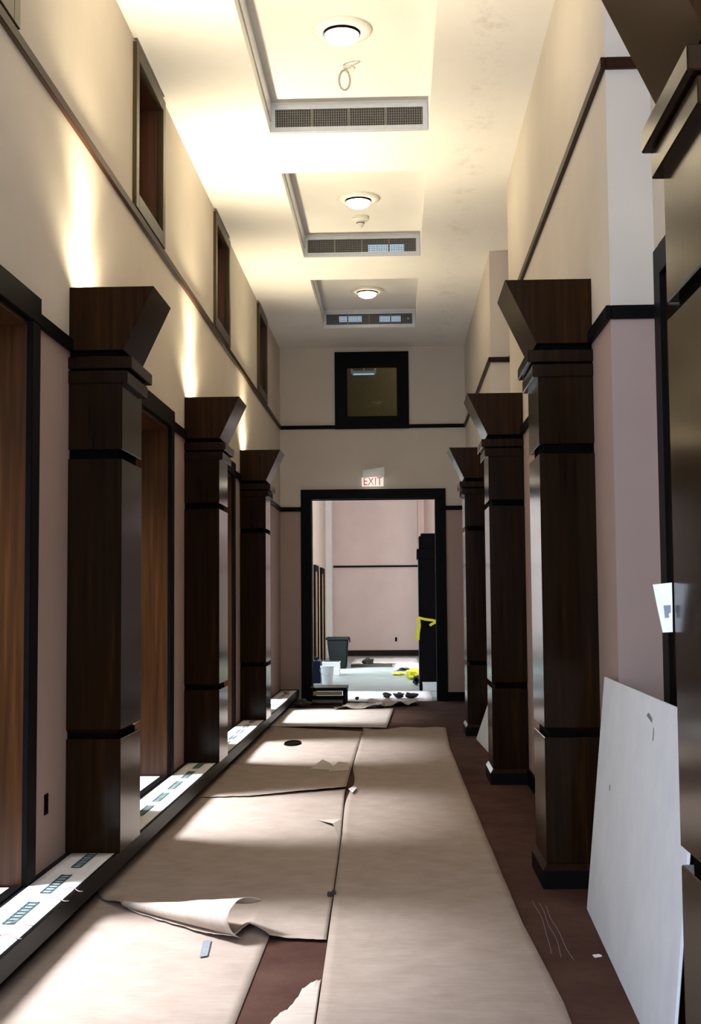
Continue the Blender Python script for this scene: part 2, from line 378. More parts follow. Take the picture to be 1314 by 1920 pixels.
# air grilles at far face of coffers
for i, (a, b) in enumerate(COF[2:]):
    lab = ['nearest long air grille, grey bars in the end face of a coffer', 'middle air grille, bluish tube glowing through its right half',
           'farthest air grille, two bluish tubes glowing through its dark bars'][i]
    g = thing('air_grille', lab, 'vent', ((CA+CB)/2, b, 5.77), 'air grilles in the coffers')
    x0, x1, z0, z1 = CA+.045, CB-.05, 5.79, 5.95
    m = MB(); f = .045
    m.box((x0-f, b-.016, z1), (x1+f, b, z1+f)); m.box((x0-f, b-.016, z0-f), (x1+f, b, z0)); m.box((x0-f, b-.016, z0), (x0, b, z1)); m.box((x1, b-.016, z0), (x1+f, b, z1))
    m.build('frame', M_ALU, g)
    m = MB(); n = 64
    for k in range(n):
        x = x0 + (x1-x0)*(k+.5)/n; m.box((x-.0035, b-.010, z0), (x+.0035, b-.003, z1))
    for k in range(1, 7):
        z = z0+(z1-z0)*k/7; m.box((x0, b-.008, z-.002), (x1, b-.004, z+.002))
    bars = m.build('bars', M_GRILL, g); bars['kind'] = 'stuff'
    for k in (1, 2, 3):
        x = x0+(x1-x0)*k/4; MB().box((x-.006, b-.014, z0), (x+.006, b-.002, z1)).build('mullion', M_GRILL, g)
    MB().box((x0-.01, b-.0025, z0-.01), (x1+.01, b-.0005, z1+.01)).build('backing', M_DARKBOX, g)
    tubes = [[(-.62, .05, 5.797)], [(-.31, .12, 5.835)], [(-.85, -.5, 5.875), (-.23, .09, 5.87)]][i]
    for xa, xb, z in tubes:
        if i == 0: continue
        MB().box((xa, b-.0045, z-.045), (xb, b-.0026, z+.045)).build('glowing_tube', M_TUBE, g)
    if i == 2: MB().lathe((.205, b-.012, 5.87), [(.012, -.012), (.016, 0), (.012, .012)], 12).build('indicator', M_ALU, g)

# ceiling lights
for i, (yc, lab) in enumerate(((9.52, 'nearest round ceiling light with broad white trim ring in the first coffer'),
                               (13.64, 'middle round ceiling light glowing in the second coffer'),
                               (17.79, 'farthest round ceiling light, bright dome in the last coffer'))):
    xc = -.388
    l = thing('ceiling_light', lab, 'ceiling light', (xc, yc, 6.02), 'round lights in the coffers')
    MB().lathe((xc, yc, 6.02), [(.23, 0), (.235, -.012), (.215, -.026), (.15, -.03), (.135, -.02), (.135, 0)], 40, cap=False).build('trim_ring', M_WHITEENAMEL, l, smooth=True)
    MB().lathe((xc, yc, 6.02), [(.138, -.02), (.138, -.045), (.134, -.045), (.134, -.02)], 40, cap=False).build('black_bezel', M_BLACK, l)
    MB().lathe((xc, yc, 6.02), [(.133, -.01), (.133, -.045), (.12, -.075), (.085, -.098), (.04, -.108), (.001, -.11)], 40).build('diffuser', M_BULB, l, smooth=True)
# loop of wire under the first coffer, detector in the second
w = thing('hanging_wire_loop', 'pale loop of cable hanging from a small plate in the nearest coffer', 'cable', (-.377, 10.2, 6.02))
MB().lathe((-.365, 10.23, 6.02), [(.055, 0), (.055, -.014), (.04, -.02), (.001, -.02)], 24).build('ceiling_plate', M_WHITEENAMEL, w)
pts = []
for k in range(25):
    a = 2*math.pi*k/24; pts.append((-.395+.045*math.sin(a), 10.2, 5.905+.085*math.cos(a)))
MB().tube(pts, .009, 8).build('cable_loop', M_CABLE, w, smooth=True)
MB().tube([(-.37, 10.22, 6.005), (-.38, 10.21, 5.995), (-.395, 10.2, 5.99)], .007, 8).build('cable_tail', M_WHITEENAMEL, w, smooth=True)
s_ = thing('smoke_detector', 'small cream detector on the ceiling of the second coffer', 'detector', (-.385, 14.34, 6.02))
MB().lathe((-.385, 14.34, 6.02), [(.095, 0), (.095, -.03), (.07, -.05), (.001, -.05)], 28).build('base_plate', M_WHITEENAMEL, s_)
MB().lathe((-.385, 14.34, 5.97), [(.05, 0), (.035, -.05), (.02, -.07), (.001, -.07)], 24).build('sensor_head', M_WHITEENAMEL, s_)
MB().lathe((-.385, 14.34, 5.955), [(.047, 0), (.046, -.008), (.044, -.008)], 24).build('sensor_slot', M_GROOVE, s_)

# ------------------------------------------------------------------ far wall, doorway, window
mb = MB(); ya, yb = D, D+.22
dx0, dx1, dz = -1.381, .616, 3.25
wx0, wx1, wz0, wz1 = -.80, .03, 4.59, 5.45
mb.box((LW, ya, 0), (dx0, yb, H1), 0); mb.box((dx1, ya, 0), (1.62, yb, H1), 0)
mb.box((LW, ya, H1), (dx0, yb, dz), 1); mb.box((dx1, ya, H1), (1.62, yb, dz), 1)
mb.box((LW, ya, dz), (1.62, yb, wz0), 1); mb.box((LW, ya, wz0), (wx0, yb, wz1), 1); mb.box((wx1, ya, wz0), (1.62, yb, wz1), 1); mb.box((LW, ya, wz1), (1.62, yb, HC+.3), 1)
struct(mb.build('wall_far', [M_LOW, M_UP]), 'end wall of the corridor with doorway and high square window')
d = thing('door_8', None, None, ((dx0+dx1)/2, D, 0), kind='structure'); d['label'] = 'wide open doorway with black casing in the end wall'
MB().box((dx0-.173, D-.05, 0), (dx0, D+.24, 3.25)).build('casing', M_BLACK, d, bevel=.004)
MB().box((dx1, D-.05, 0), (dx1+.173, D+.24, 3.25)).build('casing', M_BLACK, d, bevel=.004)
MB().box((dx0-.173, D-.053, 3.25), (dx1+.173, D+.24, 3.41)).build('head_casing', M_BLACK, d, bevel=.004)
w = thing('window_6', None, None, ((wx0+wx1)/2, D, 4.40), kind='structure'); w['label'] = 'square high window with broad black frame in the end wall'
for nm, q in (('frame_side', ((-.99, D-.04, 4.60), (-.79, D+.24, 5.44))), ('frame_side', ((.02, D-.04, 4.60), (.215, D+.24, 5.44))),
              ('frame_head', ((-.99, D-.04, 5.44), (.215, D+.24, 5.66))), ('frame_sill', ((-.99, D-.04, 4.395), (.215, D+.24, 4.60)))):
    MB().box(*q).build(nm, M_BLACK, w)
MB().box((-.80, D+.10, 4.59), (.03, D+.106, 5.45)).build('pane', M_GLASS, w)
mb = MB()
mb.box((-1.7, 22.9, 4.0), (1.2, 23.0, 6.2)); mb.box((-1.75, yb, 4.0), (-1.7, 23.0, 6.2)); mb.box((1.2, yb, 4.0), (1.25, 23.0, 6.2))
mb.box((-1.75, yb, 3.95), (1.25, 23.0, 4.0)); mb.box((-1.75, yb, 6.2), (1.25, 23.0, 6.25))
struct(mb.build('wall_booth', M_OLIVE), 'olive walls of the small room behind the high window')
fl = thing('tube_light_fitting', 'white tube light fitting hanging behind the high window', 'light fitting', (-.55, 22, 5.6), )
MB().box((-.77, 21.96, 5.585), (-.36, 22.04, 5.63)).build('tray', M_WHITE, fl, bevel=.004)
for x in (-.775, -.37): MB().box((x, 21.94, 5.575), (x+.03, 22.06, 5.665)).build('end_cap', M_WHITE, fl)
MB().tube([(-.55, 22, 5.63), (-.57, 22, 5.9), (-.57, 22, 6.195)], .008, 6).build('stem', M_WHITE, fl)
MB().tube([(-.74, 22, 5.575), (-.37, 22, 5.575)], .014, 8).build('tube', M_TUBE, fl)
# booth lamp so that the room glows dimly, as the tube does
bl = bpy.data.lights.new('booth_lamp', 'POINT'); bl.energy = 9; bl.color = (1, .86, .55); bl.shadow_soft_size = .15
blo = bpy.data.objects.new('booth_lamp', bl); COL.objects.link(blo); blo.location = (.7, 22.0, 5.9)

mb = MB(); t = .028
for z, h in ((H1, .07),): mb.box((XL, D-t, z-h/2), (dx0-.173, D, z+h/2)); mb.box((dx1+.173, D-t, z-h/2), (XR, D, z+h/2))
struct(mb.build('trim_6', M_BLACK), 'lower dark rail on the end wall')
struct(MB().box((XL, D-t, H2-.03), (-.99, D, H2+.03)).box((.215, D-t, H2-.03), (XR, D, H2+.03)).build('trim_7', M_BLACK), 'upper dark rail on the end wall')
struct(MB().box((dx1+.173, D-.02, 0), (XR, D, .14)).build('baseboard_far', M_BLACK), 'black baseboard right of the doorway')

# exit sign
e = thing('exit_sign', 'lit EXIT sign over the end doorway with a white battery box on top', 'sign', (-.38, D-.03, 3.46))
MB().hull8([(-.545, D-.10, 3.585), (-.19, D-.10, 3.60), (-.19, D, 3.60), (-.545, D, 3.585)], [(-.545, D-.09, 3.715), (-.19, D-.09, 3.765), (-.19, D, 3.765), (-.545, D, 3.715)]).build('housing', M_WHITE, e, bevel=.006)
MB().box((-.56, D-.06, 3.455), (-.21, D-.005, 3.60)).build('face_panel', M_EXITFACE, e)
def text_mesh(name, body, size, loc, rot, mat, parent, extrude=.002, width=1.0):
    cu = bpy.data.curves.new(name, 'FONT'); cu.body = body; cu.size = size; cu.extrude = extrude; cu.align_x = 'CENTER'; cu.align_y = 'CENTER'
    to = bpy.data.objects.new(name, cu); me = bpy.data.meshes.new_from_object(to); bpy.data.objects.remove(to)
    me.transform(Matrix.LocRotScale(Vector(loc) - WLOC[parent.name], rot, Vector((width, 1, 1)))); me.materials.append(mat)
    o = bpy.data.objects.new(name, me); COL.objects.link(o); o.parent = parent; WLOC[o.name] = WLOC[parent.name]; return o
from mathutils import Euler
text_mesh('lettering', 'EXIT', .19, (-.385, D-.064, 3.528), Euler((math.pi/2, 0, 0)).to_quaternion(), M_EXITRED, e, width=.8)
pl = bpy.data.lights.new('exit_lamp', 'POINT'); pl.energy = 0.7; pl.color = (1, .97, .80); pl.shadow_soft_size = .05
plo = bpy.data.objects.new('exit_lamp', pl); COL.objects.link(plo); plo.location = (-.385, D-.13, 3.50)

# ------------------------------------------------------------------ columns
def make_column(side, y, plinth, label):
    """side +1: on the right wall, -1: on the left; s(d) gives x at distance d from the wall plane"""
    xw = XR if side > 0 else XL
    X = lambda d: xw - side*d
    zb = 0 if side > 0 else KH
    c = thing('column', label, 'column', (X(.16), y+CDEP/2, zb), ('right' if side > 0 else 'left')+' row of dark wooden columns')
    y1 = y + CDEP; e = .0
    sh = .313
    def bx(nm, d, z0, z1, ya, yb, mat=M_COL, bev=.004):
        return MB().box((X(0), ya, z0), (X(d), yb, z1)).build(nm, mat, c, bevel=bev)
    if plinth:
        q = .024
        MB().hull8([(X(0), y-q, 0), (X(sh+q), y-q, 0), (X(sh+q), y1+q, 0), (X(0), y1+q, 0)], [(X(0), y-q, .10), (X(sh+q), y-q, .10), (X(sh+q), y1+q, .10), (X(0), y1+q, .10)]).build('plinth', M_BLACK, c)
        MB().hull8([(X(0), y-q, .10), (X(sh+q), y-q, .10), (X(sh+q), y1+q, .10), (X(0), y1+q, .10)], [(X(0), y, .135), (X(sh), y, .135), (X(sh), y1, .135), (X(0), y1, .135)]).build('plinth_bevel', M_COL, c)
    bx('base_block', sh, zb+(.135 if plinth else 0), .83, y, y1)
    bx('core', sh-.03, .83, 3.07, y+.03, y1-.03, M_GROOVE, 0)
    # lower shaft with a chamfered foot and head
    m = MB(); k = .03
    m.hull8([(X(0), y+k, .862), (X(sh-k), y+k, .862), (X(sh-k), y1-k, .862), (X(0), y1-k, .862)], [(X(0), y, .885), (X(sh), y, .885), (X(sh), y1, .885), (X(0), y1, .885)])
    m.box((X(0), y, .885), (X(sh), y1, 2.43)); m.build('shaft', M_COL, c)
    bx('upper_shaft', sh, 2.485, 2.875, y, y1)
    bx('collar', sh+.032, 2.87, 2.945, y-.014, y1+.02)
    bx('collar', sh+.058, 2.955, 3.025, y-.02, y1+.035)
    # capital flaring towards the corridor, hollow on top for its lamp
    a, b, zc0, zc1 = sh+.005, .493, 3.066, 3.437
    m = MB()
    bot = [(X(0), y, zc0), (X(a), y, zc0), (X(a), y1, zc0), (X(0), y1, zc0)]
    top = [(X(0), y, zc1), (X(b), y, zc1), (X(b), y1, zc1), (X(0), y1, zc1)]
    r = .03
    rim = [(X(.004), y+r, zc1), (X(b-r), y+r, zc1), (X(b-r), y1-r, zc1), (X(.004), y1-r, zc1)]
    pit = [(p[0], p[1], zc1-.13) for p in rim]; pit[1] = (X(b-.09), y+r, zc1-.13); pit[2] = (X(b-.09), y1-r, zc1-.13)
    vs = bot+top+rim+pit
    fs = [(0,3,2,1)]+[(i, (i+1) % 4, 4+(i+1) % 4, 4+i) for i in range(4)]+[(4+i, 4+(i+1) % 4, 8+(i+1) % 4, 8+i) for i in range(4)]+[(8+i, 8+(i+1) % 4, 12+(i+1) % 4, 12+i) for i in range(4)]+[(12,13,14,15)]
    m.add(vs, fs); m.build('capital', M_CAP, c)
    MB().lathe((X(.17), y+CDEP/2, zc1-.13), [(.06, 0), (.06, .07), (.052, .07), (.05, .01)], 20, cap=False).build('uplight_can', M_ALU, c)
    return c
right = [make_column(1, COLY[1], True, 'dark wooden column right, nearest whole one, beside the big white board')]
for y, lab in ((COLY[0], 'dark wooden column cut off by the right picture edge, small white notice on it'),
               (COLY[2], 'second whole dark column on the right, small white sheet leaning beyond it'),
               (COLY[3], 'farthest dark column on the right, next to the end wall')):
    k = copy_tree(right[0], (XR-.16, y+CDEP/2, 0)); k['label'] = lab
left = make_column(-1, COLY[1], False, 'nearest dark wooden column on the left ledge, widest light streak above it')
for y, lab in ((COLY[2], 'middle dark wooden column on the left ledge between two openings'),
               (COLY[3], 'farthest and smallest dark wooden column on the left ledge')):
    k = copy_tree(left, (XL+.16, y+CDEP/2, KH)); k['label'] = lab
# uplights inside the left capitals
for y, dim in zip(COLY[1:], (1, 1, .5)):
    for nm, en, sz, dx, tx in (('uplight_beam', 560*dim, 100, .20, -.85), ('uplight_graze', 95*(.4+.6*dim), 160, .115, XL+.115)):
        l = bpy.data.lights.new(nm, 'SPOT'); l.energy = en; l.color = (1.0, .86, .58); l.spot_size = math.radians(sz); l.spot_blend = 1.0 if nm == 'uplight_beam' else .55; l.shadow_soft_size = .09
        o = bpy.data.objects.new(nm, l); COL.objects.link(o); o.location = (XL+dx, y+CDEP/2, 3.40)
        o.rotation_euler = (Vector((tx, y+CDEP/2+.02, 5.7)) - Vector(o.location)).to_track_quat('-Z', 'Y').to_euler()

# ------------------------------------------------------------------ floor papers
def nz(x, y, s, seed=0): return mnoise.noise(Vector((x*s+seed, y*s-seed*.7, seed*1.3)))
def lerp_poly(pts, t):                              # pts sorted by first value
    if t <= pts[0][0]: return pts[0][1]
    for (a, va), (b, vb) in zip(pts, pts[1:]):
        if t <= b: return va+(vb-va)*(t-a)/(b-a)
    return pts[-1][1]
def sheet(name, label, cat, near, far, lx, rx, z, mat, nu, nv, wave=.004, seed=0, lift=None, group=None, jag=.0, gap=None):
    """near/far: y as polyline over u; lx/rx: x as polyline over v"""
    def fn(u, v):
        y = lerp_poly(near, u)*(1-v)+lerp_poly(far, u)*v
        x = (lx(y) if callable(lx) else lerp_poly(lx, v))*(1-u)+(rx(y) if callable(rx) else lerp_poly(rx, v))*u
        j = jag*nz(u*30, 0, 1.0, seed+3)
        if v in (0, 1): y += j
        zz = z+wave*max(0, .5+nz(x, y, 1.7, seed))
        if lift: zz += lift(x, y, u, v)
        return (x, y, zz)
    o = MB().grid(fn, nu, nv).build(name, mat, smooth=True, solid=.0012)
    if label: tag(o, label, cat, group)
    return o
G = 'kraft paper floor sheets'
# right-hand run
EDGE = [(1, -.25), (4.9, -.331), (6.07, -.351), (8.7, -.399), (9.4, -.42), (10.6, -.455), (12.1, -.455), (14.1, -.449), (15.7, -.446)]
edge = lambda y: lerp_poly(EDGE, y)
gapf = lambda y: edge(y)+.008+.055*math.exp(-((y-11.1)/.75)**2)
rl = gapf
rr = [(0, .60), (.28, .637), (.36, .597), (.52, .578), (.7, .56), (.87, .545), (1, .578)]
sheet('paper_runner', 'long pinkish kraft paper runner up the middle of the carpet', 'paper',
      [(0, 1.0), (1, 1.0)], [(0, 15.62), (.25, 15.72), (.45, 15.98), (.6, 15.75), (.8, 15.9), (1, 15.78)], rl, rr, .016, M_KRAFT, 24, 150, .005, 1,
      lambda x, y, u, v: .012*math.exp(-((u-0)/.05)**2)*(1 if 8 < y < 12 else .3)+.03*math.exp(-((v-1)/.006)**2)*(.5+nz(x*4, y, 1, 5)), G)
# sheet nearest the camera, left
sheet('paper_sheet', 'nearest left kraft sheet in bright daylight, grey tape on it', 'paper',
      [(0, 2.2), (1, 2.2)], [(0, 7.5), (.5, 6.9), (1, 6.45)], [(0, -1.69), (1, -1.69)], [(0, -.64), (1, -.628)], .004, M_KRAFT, 24, 60, .003, 2, None, G)
# second sheet: its near edge is torn and rolled up
near2 = [(0, 7.10), (.07, 6.86), (.14, 6.74), (.22, 6.63), (.34, 6.46), (.45, 6.32), (.58, 6.14), (.68, 6.0), (.715, 6.22), (.76, 6.17), (.80, 6.10), (.9, 6.08), (1, 6.067)]
lift2 = lambda x, y, u, v: (.035*math.exp(-((u-.70)/.10)**2)*math.exp(-(v/.05)**2)+.03*math.exp(-((u-.16)/.05)**2)*math.exp(-(v/.03)**2)
                            +.012*math.exp(-((u-1)/.08)**2)*math.exp(-((v-.62)/.10)**2))
sh2 = sheet('paper_sheet', 'second left kraft sheet with a torn edge curling up', 'paper', near2, [(0, 10.5), (.3, 10.55), (1, 10.9)],
      [(0, -1.69), (1, -1.69)], edge, .012, M_KRAFT, 60, 70, .005, 3, lift2, G, .015)
# rolled-back flap along that edge
A, B = Vector((-1.46, 6.70, 0)), Vector((-.79, 5.99, 0))
ax = (B-A).normalized(); nrm = Vector((-ax.y, ax.x, 0))
if nrm.y < 0: nrm = -nrm
def roll(u, v):
    w = 1+.12*nz(u*5, v*3, 1, 8)
    R = (.014+.078*u**1.2)*w
    ang = -math.pi/2 - .25 - v*(3.7+.3*nz(u*6, 1, 1, 4))
    c = A+(B-A)*u
    if v > .55: c = c + ax*(.03*nz(v*6, u*4, 1, 9)*(u**2))
    sp = R*(1+.55*v)
    p = c + nrm*(R + math.cos(ang)*sp) + Vector((0, 0, .016+R*1.1+math.sin(ang)*R*1.0))
    return (p.x, p.y, max(p.z, .0135))
fl_ = MB().grid(roll, 36, 26).build('rolled_flap', M_KRAFT2, sh2, smooth=True, solid=.0012); fl_['label'] = 'pale rolled-back torn flap'
def flap(par, pts, mat=M_KRAFT2, name='lifted_corner', label=None):
    n = len(pts); o = MB().add(pts, [tuple(range(n))]).build(name, mat, par, solid=.0012)
    if label: o['label'] = label
    return o
flap(sh2, [(-.59, 9.30, .018), (-.425, 9.34, .022), (-.415, 8.62, .020), (-.47, 8.98, .05)], label='pale folded corner')
# third and following sheets
hole_y = 14.29
sh3 = sheet('paper_sheet', 'third left kraft sheet in shade, torn along its far edge', 'paper', [(0, 10.35), (.4, 10.42), (1, 10.82)], [(0, 12.5), (.5, 12.3), (.75, 12.26), (1, 12.2)],
      [(0, -1.70), (1, -1.70)], edge, .019, M_KRAFT, 36, 30, .005, 4, lambda x, y, u, v: .02*math.exp(-((v-1)/.05)**2)*max(0, nz(x*5, 2, 1, 6))+.016*math.exp(-(v/.06)**2)*u, G, .03)
flap(sh3, [(-.84, 12.05, .028), (-.74, 12.30, .085), (-.66, 12.26, .055), (-.62, 11.95, .028)], label='pale torn scrap of paper edge')
flap(sh3, [(-.66, 11.85, .027), (-.58, 12.2, .075), (-.49, 12.25, .06), (-.47, 11.95, .028)])
sh4 = sheet('paper_sheet', 'fourth left kraft sheet, bright, with a round dark hole', 'paper', [(0, 12.2), (1, 12.05)], [(0, 16.3), (1, 15.6)],
      [(0, -1.70), (1, -1.70)], edge, .012, M_KRAFT, 30, 40, .005, 5, None, G)
hb = MB().lathe((0, 0, 0), [(.098, -.004), (.092, .012), (.080, .014), (.074, .003), (.001, .002)], 32)
hb.v = [(-1.19+x, hole_y+y*2.7, .017+z) for x, y, z in hb.v]
hb.build('round_hole', M_HOLE, sh4, smooth=False)['label'] = 'dark round hole'
sheet('paper_sheet', 'farthest left kraft sheet, pale, ending near the end doorway', 'paper', [(0, 16.2), (.35, 16.2), (1, 15.95)], [(0, 18.9), (.5, 18.8), (1, 18.82)],
      [(0, -1.70), (1, -1.64)], [(0, -.153), (1, -.076)], .020, M_KRAFT2, 30, 30, .006, 6, None, G)
# torn piece at bottom centre
sheet('torn_paper_piece', 'torn kraft piece on the bare maroon carpet at the picture bottom', 'paper', [(0, 2.6), (1, 2.6)], [(0, 4.75), (.25, 5.0), (.5, 5.14), (.62, 5.32), (.8, 5.42), (1, 5.47)],
      [(0, -.62), (.7, -.595), (1, -.53)], edge, .005, M_KRAFT2, 24, 30, .003, 7, None, None, .05)
# small bits
def slab(name, label, cat, pts, z, h, mat):
    n = len(pts); vs = [(p[0], p[1], z) for p in pts]+[(p[0], p[1], z+h) for p in pts]
    fs = [tuple(range(n))[::-1], tuple(range(n, 2*n))]+[(i, (i+1) % n, n+(i+1) % n, n+i) for i in range(n)]
    o = MB().add(vs, fs).build(name, mat); tag(o, label, cat); return o
slab('tape_strip', 'short grey tape strip on the nearest left kraft sheet', 'tape', [(-.93, 6.05), (-.895, 6.07), (-.872, 5.80), (-.905, 5.78)], .012, .002, M_GREYTAPE)
o = MB().box((-.395, 6.93, .021), (-.372, 6.975, .034)).box((-.372, 6.955, .021), (-.352, 7.0, .036)).build('debris_chip', M_BROWNDEB); tag(o, 'dark chip on the left edge of the paper runner', 'debris')
slab('paper_scrap', 'white paper scrap lying in the gap beside the runner', 'paper', [(-.425, 10.66), (-.395, 10.78), (-.355, 10.72), (-.385, 10.45)], .042, .004, M_WPAPER)
slab('paper_scrap', 'small pale chip on the carpet by the big white board', 'debris', [(.865, 5.83), (.90, 5.85), (.89, 5.87), (.86, 5.86)], .0, .006, M_WPAPER)
mb = MB()
for a in range(3):
    p = [(.70+.03*a, 6.9-.05*a, .003)]; 
    for k in range(12): p.append((p[-1][0]+.004*math.sin(k*.9+a*2)+.004*(a-1.5)*(k > 6), p[-1][1]-.085, .003))
    mb.tube(p, .0011, 5)
o = mb.build('plastic_strand', M_GREYTAPE); tag(o, 'thin pale strands of plastic tangled on the carpet before the nearest right column', 'debris')

# white paper over the ledge, one sheet per bay, with printed bands
bays = [(2.0, COLY[1]-.0), (COLY[1]+CDEP, COLY[2]), (COLY[2]+CDEP, COLY[3]), (COLY[3]+CDEP, 20.2)]
labs = ['white paper on the nearest stretch of ledge, ladder-like teal print', 'white paper on the ledge between the nearest two left columns',
        'white paper on the ledge between the middle and farthest left columns', 'white paper on the ledge beyond the farthest left column']
for i, (a, b) in enumerate(bays):
    o = MB().grid(lambda u, v: (XL+.04+(KX-.012-XL-.04)*u, a+.01+(b-a-.02)*v, KH+.003+.002*max(0, nz(u*2, v*9, 1, i))), 6, 40).build('ledge_paper', M_WPAPER, smooth=True, solid=.001)
    tag(o, labs[i], 'paper', 'white paper sheets on the ledge')
    c = OPEN_Y[i+1]
    m = MB(); z = KH+.0075; xc = -1.725; y = c-1.1
    while y < b-.15:
        L = .42
        if y > a+.05:
            for s in (-1, 1): m.box((xc+s*.024-.004, y, z), (xc+s*.024+.004, min(y+L, b-.03), z+.0006))
            k = 0
            while k*.055 < L and y+k*.055 < b-.04: m.box((xc-.024, y+k*.055, z), (xc+.024, y+k*.055+.022, z+.0006)); k += 1
        y += L+.17
    m.build('printed_band', M_TEAL, o)
    if i == 0:
        for (sx, syy, ln) in ((-1.73, 5.60, .16), (-1.70, 5.38, .14), (-1.70, 6.05, .17), (-1.66, 6.25, .14)):
            pts = [(sx+ln*(k/10)*.8, syy+.05*math.sin(k*.5)+.03*k/10, KH+.0085) for k in range(11)]
            MB().tube(pts, .0022, 5).build('pen_scribble', M_PURPLE, o)
    MB().grid(lambda u, v: (-4.9+(XL-.05+4.9)*u, c-.8+1.6*v, KH+.003), 4, 4).build('bay_floor_paper', M_WPAPER, o, solid=.001)

# ------------------------------------------------------------------ leaning boards
def board(name, label, bf, bn, tf, tn, th=.0125, nub=False):
    bf, bn, tf, tn = map(Vector, (bf, bn, tf, tn))
    n = (bn-bf).cross(tf-bf).normalized()
    if n.x > 0: n = -n
    def face(off, nu=6, nv=6):
        return [bf*(1-u)*(1-v)+bn*u*(1-v)+tf*(1-u)*v+tn*u*v + n*off for v in [j/nv for j in range(nv+1)] for u in [k/nu for k in range(nu+1)]]
    b = thing(name, label, 'board', tuple((bf+bn)/2), 'white boards leaning on the right wall')
    q = [bf, bn, tn, tf]
    MB().add([p+n*th for p in q]+[p+n*.002 for p in q], [(0,1,2,3), (4,7,6,5), (0,4,5,1), (1,5,6,2), (3,2,6,7), (0,3,7,4)]).build('front_sheet', M_BOARD, b)
    MB().add([p+n*.002 for p in q]+[p for p in q], [(0,1,2,3), (4,7,6,5), (0,4,5,1), (1,5,6,2), (3,2,6,7), (0,3,7,4)]).build('backing', M_BEDGE, b)
    return b, n
b1, n1 = board('leaning_board', 'big white board leaning at the right, in front of the door recess', (.975, 6.73, .0), (.885, 4.30, .0), (1.112, 6.86, 1.185), (1.035, 4.42, 1.195))
def on_b1(u, v, off):                               # point on the face of the big board, u far to near, v bottom to top
    bf, bn, tf, tn = Vector((.975, 6.73, 0)), Vector((.885, 4.30, 0)), Vector((1.112, 6.86, 1.185)), Vector((1.035, 4.42, 1.195))
    return bf*(1-u)*(1-v)+bn*u*(1-v)+tf*(1-u)*v+tn*u*v + n1*off
def mark(pts, nm='scuff_mark'):
    MB().add([on_b1(u, v, .0128) for u, v in pts], [tuple(range(len(pts)))]).build(nm, M_GREYTAPE, b1)
mark([(.20, .565), (.215, .565), (.215, .585), (.20, .585)], 'knot_hole')
mark([(.58, .93), (.64, .915), (.642, .93), (.60, .945)]); mark([(.655, .86), (.665, .86), (.664, .90), (.656, .905)])
b2, _ = board('leaning_board', 'small visible part of a white board leaning behind the second right column', (.90, 14.80, 0), (.985, 12.5, 0), (1.30, 14.81, 1.14), (1.32, 12.5, 1.14))

# notice taped to the near right column
nt_ = thing('paper_notice', 'small white folded notice taped to the edge of the cut-off right column', 'notice', (.79, 3.80, 1.50))
MB().add([(.764, 3.83, 1.643), (.812, 3.79, 1.648), (.812, 3.79, 1.59), (.774, 3.83, 1.585)], [(0, 1, 2, 3)]).build('upper_fold', M_WHITE, nt_, solid=.001)
MB().add([(.774, 3.83, 1.585), (.812, 3.79, 1.59), (.812, 3.795, 1.502), (.788, 3.82, 1.50)], [(0, 1, 2, 3)]).build('lower_fold', M_WHITE, nt_, solid=.001)
MB().add([(.790, 3.8105, 1.580), (.808, 3.7925, 1.582), (.808, 3.797, 1.545), (.793, 3.809, 1.543)], [(0, 1, 2, 3)]).build('printed_patch', M_GREYTAPE, nt_)

# outlets
o = thing('wall_outlet', 'dark outlet plate low on the left wall beside the nearest left column', 'outlet', (XL, 6.81, .53))
MB().box((XL, 6.765, .475), (XL+.006, 6.835, .585)).build('plate', M_BLACK, o, bevel=.002)
for z in (.505, .555): MB().box((XL+.006, 6.785, z-.016), (XL+.009, 6.815, z+.016)).build('socket', M_GROOVE, o)

# ------------------------------------------------------------------ beyond the doorway
struct(MB().box((-6, D, -.1), (6, 42, 0)).build('floor', M_FARFLOOR), 'pale grey green stone floor beyond the doorway')
struct(MB().box((-10, D+.24, 6.3), (6, 42, 6.5)).build('ceiling', M_CEIL), 'white ceiling of the hall beyond the doorway, extended left to block the sun')  # unseen overhang on the left added to keep the sun off the hall floor
EY = 37.2
struct(MB().box((-3, EY, 0), (3, EY+.2, 6.3)).build('wall_end', M_ENDWALL), 'pink end wall of the hall beyond the doorway')
struct(MB().box((-1.88, EY-.04, 2.59), (3, EY, 2.645)).build('trim_8', M_BLACK), 'dark rail across the pink end wall')
struct(MB().box((-1.88, EY-.03, 0), (3, EY, .17)).build('baseboard_end', M_COL), 'dark baseboard of the pink end wall')
struct(MB().box((.60, 36.4, 0), (.78, EY, 6.3)).build('wall_pier', M_LOW), 'pier at the right of the pink end wall, painted darker for its shaded side')  # darker paint stands in for shade on this side
mb = MB()
mb.box((-2.25, 29.6, 0), (-2.05, EY, 6.3)); mb.box((-2.05, 36.3, 0), (-1.885, 37.0, 6.3), 1)
struct(mb.build('wall_hall', [M_UP, M_GALLERY]), 'cream left wall of the hall beyond the doorway with a white pier')
struct(MB().box((2.6, D+.24, 0), (2.8, EY, 6.3)).build('wall_hall_right', M_ENDWALL), 'pink right wall of the hall beyond the doorway')
